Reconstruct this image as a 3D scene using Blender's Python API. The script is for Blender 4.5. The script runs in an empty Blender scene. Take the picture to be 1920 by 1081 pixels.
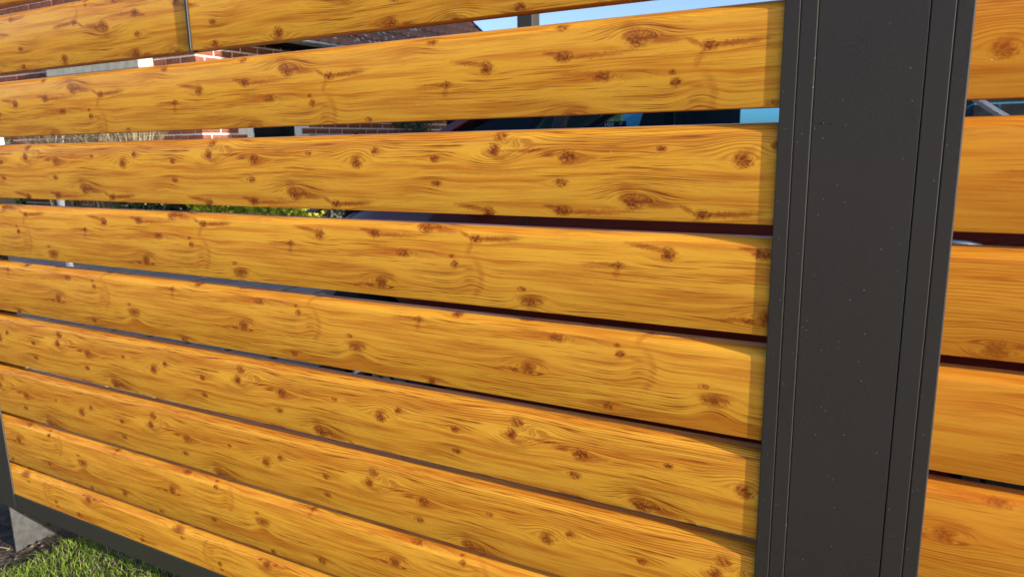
import bpy, bmesh, math, random
from mathutils import Vector, Matrix, noise as mnoise

random.seed(7)
SC = bpy.context.scene
COL = SC.collection
PI = math.pi

# ------------------------------------------------------------------ camera
cam_d = bpy.data.cameras.new('camera')
cam_d.sensor_width = 36.0
cam_d.lens = 25.28
cam_d.clip_start = 0.02
cam_d.clip_end = 3000
cam_d.dof.use_dof = True
cam_d.dof.focus_distance = 1.35
cam_d.dof.aperture_fstop = 8.0
cam = bpy.data.objects.new('camera', cam_d)
COL.objects.link(cam)
CX, CY, CZ = 0.1164, -1.0516, 1.2276
RX = Vector((0.876845, 0.480439, -0.017938))
RY = Vector((0.078894, -0.180593, -0.980389))
RZ = Vector((-0.474256, 0.858233, -0.196256))
cam.matrix_world = Matrix(((RX.x, -RY.x, -RZ.x, CX), (RX.y, -RY.y, -RZ.y, CY), (RX.z, -RY.z, -RZ.z, CZ), (0, 0, 0, 1)))
SC.camera = cam

# ------------------------------------------------------------------ sky, sun, exposure
SUN_D = Vector((-7.0, 1.0, -1.28)).normalized()      # the way the light travels
SUN_EL = math.asin(-SUN_D.z)
SUN_AZ = math.atan2(-SUN_D.x, -SUN_D.y)              # clockwise from +y
w = bpy.data.worlds.new('World')
SC.world = w
w.use_nodes = True
nt = w.node_tree
bg = nt.nodes['Background']
sky = nt.nodes.new('ShaderNodeTexSky')
sky.sky_type = 'NISHITA'
sky.sun_disc = False
sky.sun_elevation = SUN_EL
sky.sun_rotation = SUN_AZ
sky.air_density = 0.5
sky.dust_density = 1.5
sky.ozone_density = 1.25
nt.links.new(sky.outputs[0], bg.inputs[0])
bg.inputs[1].default_value = 0.15
sun_d = bpy.data.lights.new('sun', 'SUN')
sun_d.energy = 4.6
sun_d.angle = math.radians(0.53)
sun_d.color = (1.0, 0.93, 0.82)
sun = bpy.data.objects.new('sun', sun_d)
COL.objects.link(sun)
sun.rotation_euler = SUN_D.to_track_quat('-Z', 'Y').to_euler()
SC.view_settings.view_transform = 'Standard'
SC.view_settings.look = 'None'
SC.view_settings.gamma = 1.0
SC.view_settings.use_curve_mapping = False
SC.view_settings.exposure = 1.22

# ------------------------------------------------------------------ helpers
def link(name, me, parent=None):
    o = bpy.data.objects.new(name, me)
    COL.objects.link(o)
    if parent is not None:
        o.parent = parent
    return o

def tag(o, label=None, cat=None, group=None, kind=None):
    if label: o['label'] = label
    if cat: o['category'] = cat
    if group: o['group'] = group
    if kind: o['kind'] = kind
    return o

def thing(name, label, cat, group=None):
    o = bpy.data.objects.new(name, None)
    COL.objects.link(o)
    return tag(o, label, cat, group)

class MB:
    """collects faces; build() links them as one mesh object"""
    def __init__(s):
        s.v = []; s.f = []; s.uv = None
    def box(s, x0, x1, y0, y1, z0, z1):
        n = len(s.v)
        s.v += [(x0,y0,z0),(x1,y0,z0),(x1,y1,z0),(x0,y1,z0),(x0,y0,z1),(x1,y0,z1),(x1,y1,z1),(x0,y1,z1)]
        s.f += [(n,n+3,n+2,n+1),(n+4,n+5,n+6,n+7),(n,n+1,n+5,n+4),(n+1,n+2,n+6,n+5),(n+2,n+3,n+7,n+6),(n+3,n,n+4,n+7)]
        return s
    def prism(s, prof, axis, a0, a1):
        """prof: list of 2D points (counter-clockwise seen from +axis); axis 'x' -> (y,z), 'y' -> (x,z), 'z' -> (x,y)"""
        n = len(s.v); k = len(prof)
        for a in (a0, a1):
            for p, q in prof:
                s.v.append((a,p,q) if axis == 'x' else (p,a,q) if axis == 'y' else (p,q,a))
        for i in range(k):
            j = (i+1) % k
            s.f.append((n+i, n+j, n+k+j, n+k+i))
        s.f.append(tuple(n+i for i in reversed(range(k))))
        s.f.append(tuple(n+k+i for i in range(k)))
        return s
    def tube(s, pts, r, seg=8, r1=None):
        n = len(s.v); m = len(pts)
        pts = [Vector(p) for p in pts]
        for i, p in enumerate(pts):
            d = (pts[min(i+1, m-1)] - pts[max(i-1, 0)]).normalized()
            u = d.cross(Vector((0,0,1)))
            if u.length < 1e-3: u = d.cross(Vector((1,0,0)))
            u.normalize(); t = d.cross(u)
            rr = r if r1 is None else r + (r1-r)*i/(m-1)
            for k in range(seg):
                a = 2*PI*k/seg
                s.v.append(tuple(p + u*(rr*math.cos(a)) + t*(rr*math.sin(a))))
        for i in range(m-1):
            for k in range(seg):
                l = (k+1) % seg
                s.f.append((n+i*seg+k, n+i*seg+l, n+(i+1)*seg+l, n+(i+1)*seg+k))
        s.f.append(tuple(n+k for k in range(seg)))
        s.f.append(tuple(n+(m-1)*seg+k for k in reversed(range(seg))))
        return s
    def quad(s, a, b, c, d):
        n = len(s.v); s.v += [a,b,c,d]; s.f.append((n,n+1,n+2,n+3)); return s
    def tri(s, a, b, c):
        n = len(s.v); s.v += [a,b,c]; s.f.append((n,n+1,n+2)); return s
    def mesh(s, name, mat, smooth=None, fixn=True):
        me = bpy.data.meshes.new(name)
        me.from_pydata([tuple(v) for v in s.v], [], s.f)
        if fixn:
            bm = bmesh.new(); bm.from_mesh(me)
            bmesh.ops.recalc_face_normals(bm, faces=bm.faces)
            bm.to_mesh(me); bm.free()
        me.materials.append(mat)
        if smooth is not None:
            me.polygons.foreach_set('use_smooth', [True]*len(me.polygons))
            me.set_sharp_from_angle(angle=math.radians(smooth))
        me.update()
        return me
    def build(s, name, mat, parent=None, smooth=None, bevel=0, fixn=True):
        o = link(name, s.mesh(name, mat, smooth, fixn), parent)
        if bevel:
            b = o.modifiers.new('bevel', 'BEVEL')
            b.width = bevel; b.segments = 2; b.limit_method = 'ANGLE'; b.angle_limit = math.radians(35)
            b.harden_normals = False
        return o

class NT:
    """tiny node-tree builder"""
    def __init__(s, name):
        s.m = bpy.data.materials.new(name); s.m.use_nodes = True
        s.t = s.m.node_tree; s.b = s.t.nodes['Principled BSDF']
        s.out = s.t.nodes['Material Output']
    def n(s, typ, **kw):
        nd = s.t.nodes.new('ShaderNode'+typ)
        for k, v in kw.items(): setattr(nd, k, v)
        return nd
    def put(s, sock, val):
        if isinstance(val, bpy.types.NodeSocket): s.t.links.new(val, sock)
        elif isinstance(val, bpy.types.Node): s.t.links.new(val.outputs[0], sock)
        else: sock.default_value = val
    def math(s, op, a, b=None, c=None, clamp=False):
        nd = s.n('Math', operation=op, use_clamp=clamp)
        s.put(nd.inputs[0], a)
        if b is not None: s.put(nd.inputs[1], b)
        if c is not None: s.put(nd.inputs[2], c)
        return nd.outputs[0]
    def vm(s, op, a, b=None, c=None):
        nd = s.n('VectorMath', operation=op)
        s.put(nd.inputs[0], a)
        if b is not None: s.put(nd.inputs[1], b)
        if c is not None: s.put(nd.inputs[2], c)
        return nd.outputs['Value'] if op in ('DOT_PRODUCT', 'LENGTH') else nd.outputs[0]
    def comb(s, x, y, z):
        nd = s.n('CombineXYZ')
        for i, v in enumerate((x, y, z)): s.put(nd.inputs[i], v)
        return nd.outputs[0]
    def noise(s, vec, scale, detail=2.0, rough=0.5):
        nd = s.n('TexNoise')
        s.put(nd.inputs['Vector'], vec)
        nd.inputs['Scale'].default_value = scale
        nd.inputs['Detail'].default_value = detail
        nd.inputs['Roughness'].default_value = rough
        return nd.outputs[0]
    def maprange(s, v, a, b, c=0.0, d=1.0, typ='SMOOTHSTEP'):
        nd = s.n('MapRange', interpolation_type=typ)
        for i, x in enumerate((v, a, b, c, d)): s.put(nd.inputs[i], x)
        return nd.outputs[0]
    def mix(s, f, a, b, typ='MIX'):
        nd = s.n('Mix', data_type='RGBA', blend_type=typ)
        s.put(nd.inputs[0], f)
        s.put(nd.inputs[6], a if not isinstance(a, tuple) else (*a, 1))
        s.put(nd.inputs[7], b if not isinstance(b, tuple) else (*b, 1))
        return nd.outputs[2]
    def bump(s, h, strength, dist):
        nd = s.n('Bump')
        nd.inputs['Strength'].default_value = strength
        nd.inputs['Distance'].default_value = dist
        s.put(nd.inputs['Height'], h)
        s.t.links.new(nd.outputs[0], s.b.inputs['Normal'])
    def obj(s):
        return s.n('TexCoord').outputs['Object']
    def set(s, **kw):
        nm = dict(col='Base Color', rough='Roughness', spec='Specular IOR Level', metal='Metallic', coat='Coat Weight', coatr='Coat Roughness', ior='IOR')
        for k, v in kw.items():
            if k == 'col' and isinstance(v, tuple): v = (*v, 1)
            s.put(s.b.inputs[nm[k]], v)
        return s

def simple(name, a, b, scale, rough=0.6, detail=4, spec=0.5, bump=None, metal=0.0, coat=0.0, lo=0.35, hi=0.65):
    m = NT(name)
    v = m.obj()
    n = m.noise(v, scale, detail, 0.6)
    f = m.maprange(n, lo, hi)
    m.set(col=m.mix(f, a, b), rough=rough, spec=spec, metal=metal, coat=coat)
    if bump: m.bump(m.noise(v, bump[0], 3), bump[1], bump[2])
    return m.m

# ------------------------------------------------------------------ wood decor film
def wood_material(name, warm):
    m = NT(name)
    uv = m.n('UVMap').outputs[0]
    PER = 0.70
    RR = PER/(2*PI)
    sep = m.n('SeparateXYZ'); m.put(sep.inputs[0], uv)
    u, v = sep.outputs[0], sep.outputs[1]
    ang = m.math('MULTIPLY', u, 2*PI/PER)
    cu = m.math('MULTIPLY', m.math('COSINE', ang), RR)
    su = m.math('MULTIPLY', m.math('SINE', ang), RR)
    Q = m.comb(cu, su, v)
    # irregular outline of the knots
    warp = m.n('TexNoise'); m.put(warp.inputs['Vector'], Q)
    warp.inputs['Scale'].default_value = 160; warp.inputs['Detail'].default_value = 2
    wv = m.vm('MULTIPLY', m.vm('SUBTRACT', warp.outputs['Color'], (0.5,0.5,0.5)), (0.012,0.007,0.0))
    p0 = m.comb(u, v, 0.0)
    puv = m.vm('ADD', p0, wv)
    def rel(p, ku, kw):
        return m.vm('WRAP', m.vm('SUBTRACT', p, (ku, kw, 0.0)), (PER/2, 9.0, 9.0), (-PER/2, -9.0, -9.0))
    # knots: (u, w, radius, stretch, darkness)
    K = [(-.533,.118,.0050,1.4,1.0),(-.691,.086,.0050,1.9,.9),(-.585,.086,.0028,1.2,.8),(-.580,.071,.0047,1.0,1.0),
         (-.747,.025,.0076,1.0,1.0),(-.429,.017,.0070,1.7,.7),(-.445,.037,.0030,1.6,.8),(-.275,.089,.0040,1.3,1.0),
         (-.195,.111,.0070,1.0,1.0),(-.757,.119,.0056,1.5,1.0),(-.640,.136,.0088,1.1,.9),(-.433,.217,.0050,1.0,.95),
         (-.183,.216,.0066,.9,1.0),(-.302,.202,.0046,1.2,1.0),(-.048,.204,.0068,1.3,1.0),(-.597,.214,.0034,1.4,.8),
         (-.479,.196,.0074,1.0,1.0),(-.170,.240,.0072,1.0,.8),(-.300,.160,.0044,1.5,.8),(-.060,.163,.0044,1.6,.8),
         (-.600,-.018,.0048,1.2,.9),(-.250,-.030,.0064,1.1,.9),(-.100,-.045,.0042,1.4,.8),(-.400,-.050,.0048,1.2,.9),
         (-.775,.019,.0028,2.0,.8)]
    feather = m.math('SUBTRACT', m.noise(m.vm('MULTIPLY', p0, (0.42,1.0,1.0)), 420, 2, .6), 0.5)
    flow = None; core = None; nuc = None
    for (ku, kw, R, a, dk) in K:
        d = m.vm('MULTIPLY', rel(p0, ku, kw), (1/(a*R), 1/R, 0.0))
        dw = m.vm('DOT_PRODUCT', d, (0.0, R*1.45, 0.0))
        du2 = m.vm('DOT_PRODUCT', m.vm('MULTIPLY', d, d), (0.10, 0.75, 0.0))
        term = m.math('DIVIDE', dw, m.math('ADD', du2, 0.85))
        flow = term if flow is None else m.math('ADD', flow, term)
        d = m.vm('MULTIPLY', rel(puv, ku, kw), (1/(1.5*a*R), 1/(1.25*R), 0.0))
        r2 = m.vm('DOT_PRODUCT', d, d)
        rr = m.math('MULTIPLY_ADD', feather, 3.0, r2)
        c = m.maprange(rr, 0.0, 2.6, dk, 0.0)
        core = c if core is None else m.math('MAXIMUM', core, c)
        c = m.maprange(rr, 0.05, 0.75, dk, 0.0)
        nuc = c if nuc is None else m.math('MAXIMUM', nuc, c)
    # humps that bend the grain: (u, w, length, height, lift)
    G = [(-.655,.086,.050,.0085,.0125),(-.429,.004,.036,.024,.0185),(-.545,.052,.030,.026,.013),(-.640,.150,.050,.020,.009),(-.747,.042,.045,.018,.0085),
         (-.340,.150,.055,.016,.009),(-.183,.200,.060,.020,-.014),(-.479,.218,.040,.018,.009),(-.260,-.046,.055,.020,.010),(-.060,.030,.060,.010,.009),(-.130,.236,.050,.012,.012)]
    for (ku, kw, L_, H_, A_) in G:
        d = m.vm('MULTIPLY', rel(p0, ku, kw), (1/L_, 1/H_, 0.0))
        e = m.math('EXPONENT', m.math('MULTIPLY', m.vm('DOT_PRODUCT', d, d), -1.0))
        flow = m.math('MULTIPLY_ADD', e, A_, flow)
    # smears and tails beside the knots: (u, w, half length, half thickness, degrees, strength)
    T = [(-.500,.1195,.050,.0042,1,.9),(-.552,.1235,.022,.0035,-24,.9),(-.548,.101,.016,.0055,62,.45),(-.225,.1195,.042,.0045,-9,.8),
         (-.705,.117,.060,.0042,2,.7),(-.775,.123,.022,.004,-14,.8),(-.305,.087,.036,.0050,2,.6),(-.277,.076,.013,.006,80,.5),
         (-.790,.0195,.040,.0040,4,.7),(-.740,.036,.026,.008,10,.45),(-.728,.091,.050,.0045,-3,.6),(-.645,.084,.050,.007,0,.45),
         (-.429,.023,.034,.0065,0,.6),(-.560,.068,.030,.004,-4,.5),(-.650,.150,.020,.012,-40,.45),(-.610,.133,.050,.006,-6,.6),
         (-.479,.205,.022,.008,30,.5),(-.183,.207,.030,.007,-20,.5),(-.120,.214,.060,.003,0,.7),(-.030,.197,.035,.005,10,.6),
         (-.250,-.022,.040,.006,-6,.6),(-.610,-.014,.040,.004,5,.6),(-.350,.065,.110,.006,1,.35),(-.130,.050,.100,.008,-1,.35),(-.62,.055,.10,.006,1,.3),(-.20,.180,.12,.006,0,.4),(-.52,.170,.13,.007,0,.35)]
    smear = None
    for (ku, kw, hl, ht, deg, st) in T:
        d = rel(puv, ku, kw)
        ht = ht*1.15; ca, sa_ = math.cos(math.radians(deg)), math.sin(math.radians(deg))
        pp = m.vm('DOT_PRODUCT', d, (ca/hl, sa_/hl, 0.0)); qq = m.vm('DOT_PRODUCT', d, (-sa_/ht, ca/ht, 0.0))
        r2 = m.math('MULTIPLY_ADD', qq, qq, m.math('MULTIPLY', pp, pp))
        h = m.maprange(r2, 0.0, 1.3, st, 0.0)
        smear = h if smear is None else m.math('MAXIMUM', smear, h)
    und = m.noise(m.vm('MULTIPLY', Q, (1,1,1.2)), 5, 1)
    g = m.math('SUBTRACT', m.math('MULTIPLY_ADD', und, 0.008, v), flow)
    Qs = m.comb(m.math('MULTIPLY', cu, 0.035), m.math('MULTIPLY', su, 0.035), g)
    Ql = m.comb(m.math('MULTIPLY', cu, 0.022), m.math('MULTIPLY', su, 0.022), g)
    band = m.maprange(m.noise(Qs, 95, 3, 0.6), 0.38, 0.72)
    fine = m.noise(Ql, 430, 2, 0.6)
    line = m.maprange(fine, 0.50, 0.68)
    patch = m.maprange(m.noise(m.vm('MULTIPLY', Q, (1,1,3.0)), 11, 2), 0.46, 0.70)
    dist = m.maprange(m.math('ABSOLUTE', flow), 0.0016, 0.0062)
    lmask = m.math('MAXIMUM', m.math('MULTIPLY', patch, 0.34), m.math('MULTIPLY', dist, 0.80))
    wob = m.noise(m.vm('MULTIPLY', Q, (1,1,2.0)), 30, 1)
    ring = m.maprange(m.math('SINE', m.math('MULTIPLY_ADD', wob, 2.6, m.math('MULTIPLY', g, 2*PI/.0044))), 0.05, 0.95)
    rmask = m.math('MULTIPLY', m.maprange(m.math('ABSOLUTE', flow), 0.0042, 0.0095), 0.66)
    line = m.math('MAXIMUM', m.math('MULTIPLY', line, m.math('ADD', lmask, 0.22)), m.math('MULTIPLY', ring, m.math('MULTIPLY', rmask, m.math('MULTIPLY_ADD', fine, 1.0, 0.30))))
    pore = m.maprange(m.noise(m.comb(m.math('MULTIPLY', cu, .05), m.math('MULTIPLY', su, .05), g), 1500, 1), 0.42, 0.7)
    # curved dark shade right of the twin eye
    da = rel(puv, -.562, .050)
    ra = m.math('ABSOLUTE', m.math('SUBTRACT', m.vm('LENGTH', m.vm('MULTIPLY', da, (1.0, 0.95, 0.0))), 0.037))
    sa = m.n('SeparateXYZ'); m.put(sa.inputs[0], da)
    arc = m.math('MULTIPLY', m.maprange(ra, 0.0005, 0.0105, 1.0, 0.0), m.maprange(sa.outputs[0], 0.006, 0.030))
    LIGHT, BAND, SMEAR, LINE, CORE = (0.870,0.430,0.044), (0.600,0.183,0.018), (0.370,0.080,0.012), (0.240,0.045,0.007), (0.185,0.040,0.018)
    col = m.mix(m.math('MULTIPLY', band, 0.95), LIGHT, BAND)
    tone = m.maprange(m.noise(Q, 4.0, 1), 0.34, 0.68)
    col = m.mix(m.math('MULTIPLY', tone, 0.22), col, (0.60,0.235,0.014))
    col = m.mix(m.math('MULTIPLY', pore, 0.13), col, (0.36,0.12,0.006))
    fl = m.math('MULTIPLY_ADD', line, 0.4, m.math('MULTIPLY_ADD', fine, 1.3, 0.25))
    col = m.mix(m.math('MULTIPLY', smear, fl, clamp=True), col, SMEAR)
    col = m.mix(m.math('MULTIPLY', arc, m.maprange(fine, .40, .64, .10, .75)), col, SMEAR)
    col = m.mix(m.math('MULTIPLY', line, 0.92, clamp=True), col, LINE)
    hair = m.noise(m.comb(m.math('MULTIPLY_ADD', v, .22, m.math('MULTIPLY', cu, .30)), m.math('MULTIPLY', su, .30), m.math('MULTIPLY_ADD', u, .18, g)), 560, 2, .6)
    strokes = m.maprange(hair, 0.44, 0.58)
    col = m.mix(m.math('MULTIPLY', core, 0.62), col, (0.400,0.100,0.012))
    col = m.mix(m.math('MULTIPLY', core, m.math('MULTIPLY', strokes, 0.95)), col, (0.195,0.032,0.008))
    col = m.mix(m.math('MULTIPLY', nuc, m.math('MULTIPLY_ADD', strokes, 0.45, 0.5)), col, (0.170,0.028,0.009))
    if warm: col = m.mix(warm, col, (0.58,0.150,0.010))
    oi = m.n('ObjectInfo')
    col = m.mix(m.math('MULTIPLY', oi.outputs['Random'], 0.14), col, (0.50,0.19,0.015), 'MIX')
    vo = m.n('TexVoronoi'); m.put(vo.inputs['Vector'], m.obj()); vo.inputs['Scale'].default_value = 42
    sc_ = m.n('SeparateColor'); m.put(sc_.inputs[0], vo.outputs['Color'])
    col = m.mix(m.math('MULTIPLY', m.maprange(vo.outputs['Distance'], 0.022, 0.045, 1.0, 0.0), m.math('GREATER_THAN', sc_.outputs[0], 0.93)), col, (0.85,0.72,0.48))
    m.set(col=col, rough=m.math('MULTIPLY_ADD', band, 0.05, 0.27), spec=0.17)
    m.bump(m.math('ADD', fine, m.noise(Q, 900, 2)), 0.03, 0.001)
    return m.m
WOOD = wood_material('wood_decor_film', 0.0)
WOOD_WARM = wood_material('warm_wood_decor_film', 0.40)

def powder_material(name, base, specks=True):
    m = NT(name)
    v = m.obj()
    n = m.noise(v, 900, 2)
    big = m.noise(v, 3, 2)
    f = m.maprange(n, 0.40, 0.64)
    c = m.mix(f, tuple(x*0.72 for x in base), tuple(x*1.28 for x in base))
    c = m.mix(m.maprange(big, .4, .7), c, tuple(x*1.06 for x in base))
    if specks:
        vo = m.n('TexVoronoi'); m.put(vo.inputs['Vector'], v); vo.inputs['Scale'].default_value = 190
        sepc = m.n('SeparateColor'); m.put(sepc.inputs[0], vo.outputs['Color'])
        dot = m.math('MULTIPLY', m.maprange(vo.outputs['Distance'], 0.05, 0.12, 1.0, 0.0), m.math('GREATER_THAN', sepc.outputs[0], 0.93))
        c = m.mix(dot, c, (0.42, 0.41, 0.39))
    m.set(col=c, rough=0.46, spec=0.34)
    m.bump(n, 0.07, 0.0004)
    return m.m
ANTHRA = powder_material('anthracite_powder_coat', (0.0300, 0.0242, 0.0198))
ANTHRA2 = powder_material('anthracite_plain', (0.034, 0.032, 0.027))
BLACKM = simple('black_strap_paint', (0.006,0.0055,0.005), (0.016,0.015,0.014), 220, 0.55)
STEEL = simple('galvanised_bolt', (0.5,0.5,0.5), (0.7,0.7,0.7), 80, 0.3, metal=1.0)
CONC = simple('grey_concrete', (0.17,0.17,0.165), (0.26,0.26,0.25), 45, 0.9, 5, bump=(260, .25, .004))
FOOTGREY = simple('grey_zinc_plate', (0.028,0.028,0.027), (0.050,0.050,0.048), 60, 0.6, 4, bump=(300,.1,.002))
WHITEP = simple('white_paint', (0.74,0.73,0.70), (0.82,0.81,0.79), 7, 0.5)
GREYP = simple('weathered_grey_beam', (0.30,0.29,0.24), (0.42,0.40,0.34), 9, 0.7)
def tone_mat(name, pal, scale, bump, rough=0.85):
    m = NT(name)
    g = m.n('NewGeometry')
    oi = m.n('ObjectInfo')
    rnd = m.math('FRACT', m.math('ADD', g.outputs['Random Per Island'], oi.outputs['Random']))
    v = m.obj()
    n = m.noise(v, scale, 4, .65)
    c = m.mix(rnd, pal[0], pal[1])
    c = m.mix(m.maprange(n, .35, .7), c, pal[2])
    m.set(col=c, rough=rough, spec=.3)
    m.bump(m.noise(v, scale*4, 3), .3, bump)
    return m.m
BRICK = tone_mat('red_brick', ((0.20,0.058,0.032),(0.12,0.034,0.022),(0.25,0.085,0.045)), 16, .006)
MORTAR = simple('mortar', (0.70,0.66,0.58), (0.78,0.74,0.66), 30, .95, bump=(200,.3,.004))
TILE = tone_mat('brown_roof_tile', ((0.20,0.105,0.080),(0.135,0.075,0.062),(0.27,0.130,0.090)), 9, .006, .75)
LICHEN = simple('lichen', (0.42,0.41,0.34), (0.55,0.54,0.46), 60, .95)
DARKWOOD = simple('dark_eave_board', (0.012,0.010,0.008), (0.022,0.018,0.015), 12, .9, spec=.12)
ZINC = simple('zinc_gutter', (0.25,0.27,0.28), (0.36,0.38,0.39), 8, .4, metal=.6)
SOIL = simple('bare_soil', (0.035,0.024,0.016), (0.11,0.078,0.052), 26, .95, 6, bump=(60,.9,.03))
LAWN = simple('lawn_ground', (0.030,0.042,0.010), (0.070,0.085,0.020), 7, .95, 5, bump=(90,.6,.03))
PAVE = tone_mat('grey_concrete_paver', ((0.23,0.23,0.225),(0.17,0.172,0.17),(0.27,0.265,0.25)), 22, .004)
JOINT = simple('mossy_joint_bed', (0.020,0.030,0.012), (0.05,0.065,0.022), 14, .95, 4, bump=(80,.8,.02))
def leafmat(name, a, b, c, trans=0.25):
    m = NT(name)
    g = m.n('NewGeometry')
    r = g.outputs['Random Per Island']
    col = m.mix(r, a, b)
    col = m.mix(m.math('GREATER_THAN', m.math('FRACT', m.math('MULTIPLY', r, 37.3)), .86), col, c)
    m.set(col=col, rough=.55, spec=.3)
    tr = m.n('BsdfTranslucent'); m.put(tr.inputs[0], col)
    mx = m.n('MixShader'); mx.inputs[0].default_value = trans
    m.t.links.new(m.b.outputs[0], mx.inputs[1]); m.t.links.new(tr.outputs[0], mx.inputs[2])
    m.t.links.new(mx.outputs[0], m.out.inputs[0])
    return m.m
GRASS = leafmat('grass_blades', (0.17,0.27,0.024), (0.34,0.47,0.065), (0.52,0.46,0.21), .5)
HEDGE_D = leafmat('dark_hedge_leaf', (0.018,0.036,0.012), (0.045,0.075,0.022), (0.07,0.10,0.03))
HEDGE_Y = leafmat('yellow_green_leaf', (0.36,0.40,0.02), (0.52,0.52,0.045), (0.14,0.20,0.025))
HEDGE_G = leafmat('grey_green_leaf', (0.06,0.075,0.055), (0.11,0.13,0.10), (0.15,0.16,0.13))
STRAW = leafmat('straw_grass', (0.36,0.29,0.17), (0.22,0.17,0.09), (0.55,0.50,0.38), .2)
IVY = leafmat('ivy_leaf', (0.025,0.045,0.012), (0.06,0.09,0.025), (0.12,0.13,0.05))

# ------------------------------------------------------------------ ground
def sheet(name, mat, x0, x1, y0, y1, z, nx=1, ny=1, amp=0.0):
    b = MB()
    for j in range(ny+1):
        for i in range(nx+1):
            x = x0+(x1-x0)*i/nx; y = y0+(y1-y0)*j/ny
            dz = amp*(mnoise.noise(Vector((x*5,y*5,0)))+0.6*mnoise.noise(Vector((x*17,y*17,3)))+.35*mnoise.noise(Vector((x*45,y*45,5)))) if amp else 0
            b.v.append((x,y,z+dz))
    for j in range(ny):
        for i in range(nx):
            a = j*(nx+1)+i
            b.f.append((a,a+1,a+nx+2,a+nx+1))
    o = b.build(name, mat, smooth=60, fixn=False)
    return tag(o, kind='structure')
sheet('ground', LAWN, -900, 900, -900, 900, -0.045)
sheet('soil', SOIL, -4.2, 3.0, -2.2, 1.0, -0.012, 150, 70, .014)
sheet('bounce_paving', PAVE, -12, 12, -4.2, -1.1, .02)  # unseen pale paving, added to bounce light up onto the boards
dw = sheet('driveway', JOINT, -11, 3.2, 1.0, 5.2, -0.012, 60, 20, .004)
pv = MB().box(-.17,.17,-.17,.17,-.06,-.004).mesh('paver', PAVE)
pvs = [(-9.6+.39*i + (.195 if j % 2 else 0), 1.25+.39*j) for j in range(10) for i in range(28)]
for i, (x, y) in enumerate(pvs):
    o = link('paver', pv, dw); o.location = (x, y, random.uniform(-.004,.004)); o.rotation_euler = (random.uniform(-.006,.006), random.uniform(-.006,.006), random.uniform(-.012,.012))

# ------------------------------------------------------------------ fence
P = 0.16; FACE = 0.1293; ZT = 1.56            # pitch, height of a board's front, top front edge of the board counted 0
def slat_profile():
    """(y,z) round the board from its lower front edge, with the film's running width"""
    pts = [(0.0012,-0.0), (0.0,0.0015)]
    pts += [(0.0, FACE-.0035)]
    r, a1 = .0055, math.radians(44)           # tight front edge, then a long soft shoulder
    c = (r, FACE-.0035)
    for k in range(1, 6):
        a = a1*k/5
        pts.append((c[0]-r*math.cos(a), c[1]+r*math.sin(a)))
    y, z = pts[-1]
    n_ = 9
    for k in range(n_):
        a = math.radians(46)*(1-((k+.5)/n_)**1.3)
        y += .0023; z += .0023*math.tan(a)
        pts.append((y, z))
    pts.append((.0325, z+.0001)); pts.append((.0340, z-.0014)); pts.append((.0340, .0015)); pts.append((.0325, 0.0))
    return pts
PROF = slat_profile()
def make_slat(x0, x1, i, parent, du, dw_, flip=False, mat=None):
    z0 = ZT - i*P - FACE
    me = bpy.data.meshes.new('slat')
    k = len(PROF)
    vs = [(x, y, z0+z) for x in (x0, x1) for (y, z) in PROF]
    fs = [(j, k+j, k+(j+1) % k, (j+1) % k) for j in range(k)] + [tuple(range(k)), tuple(reversed(range(k, 2*k)))]
    me.from_pydata(vs, [], fs)
    run = [0.0]
    for j in range(1, k+1):
        a, b = PROF[j-1], PROF[j % k]
        run.append(run[-1] + math.hypot(b[0]-a[0], b[1]-a[1]))
    uvl = me.uv_layers.new(name='UVMap')
    for pl in me.polygons:
        for li in pl.loop_indices:
            vi = me.loops[li].vertex_index
            j = vi % k
            t = run[j]
            if pl.index == k-1 and j == 0: t = run[k]
            x = x0 if vi < k else x1
            uvl.data[li].uv = (-x+du, -t+dw_) if flip else (x+du, t+dw_)
    me.materials.append(mat or WOOD)
    me.polygons.foreach_set('use_smooth', [True]*len(me.polygons))
    me.set_sharp_from_angle(angle=math.radians(40))
    return link('slat', me, parent)
# board number: film offset along, film offset across, turned round
FILM = {-2:(.15,.02,False), -1:(.52,.09,False), 0:(-2.144,.210,True), 1:(.310,.031,False), 2:(.312,.107,False), 3:(0,0,False), 4:(.389,-.034,False),
        5:(.289,.123,False), 6:(-.076,.130,False), 7:(.005,-.055,False), 8:(.22,.150,True)}
FILM_R = {-2:(.1,.0,False), -1:(.3,.1,False), 0:(.05,.05,False), 1:(.02,.14,False), 2:(-.54,.015,False), 3:(-.52,.04,True), 4:(.12,.05,False),
          5:(.46,-.046,False), 6:(.2,.1,False), 7:(.5,.0,False), 8:(.33,.09,False)}
left = thing('slatted_fence', 'wood-look slatted fence panel left of the dark post, long boards one above another', 'fence')
for i in range(-2, 9):
    make_slat(-2.262, -.030, i, left, *FILM[i])
MB().box(-2.235, -.030, -.004, .052, .150, .2015).build('bottom_rail', ANTHRA2, left, bevel=.0012)
right = thing('slatted_fence', 'short stretch of wood-look slatted fence right of the dark post', 'fence')
for i in range(-2, 9):
    make_slat(.150, 2.05, i, right, *FILM_R[i], mat=WOOD_WARM)
MB().box(.150, 2.05, -.003, .052, .150, .2015).build('bottom_rail', ANTHRA2, right, bevel=.0012)

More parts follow.
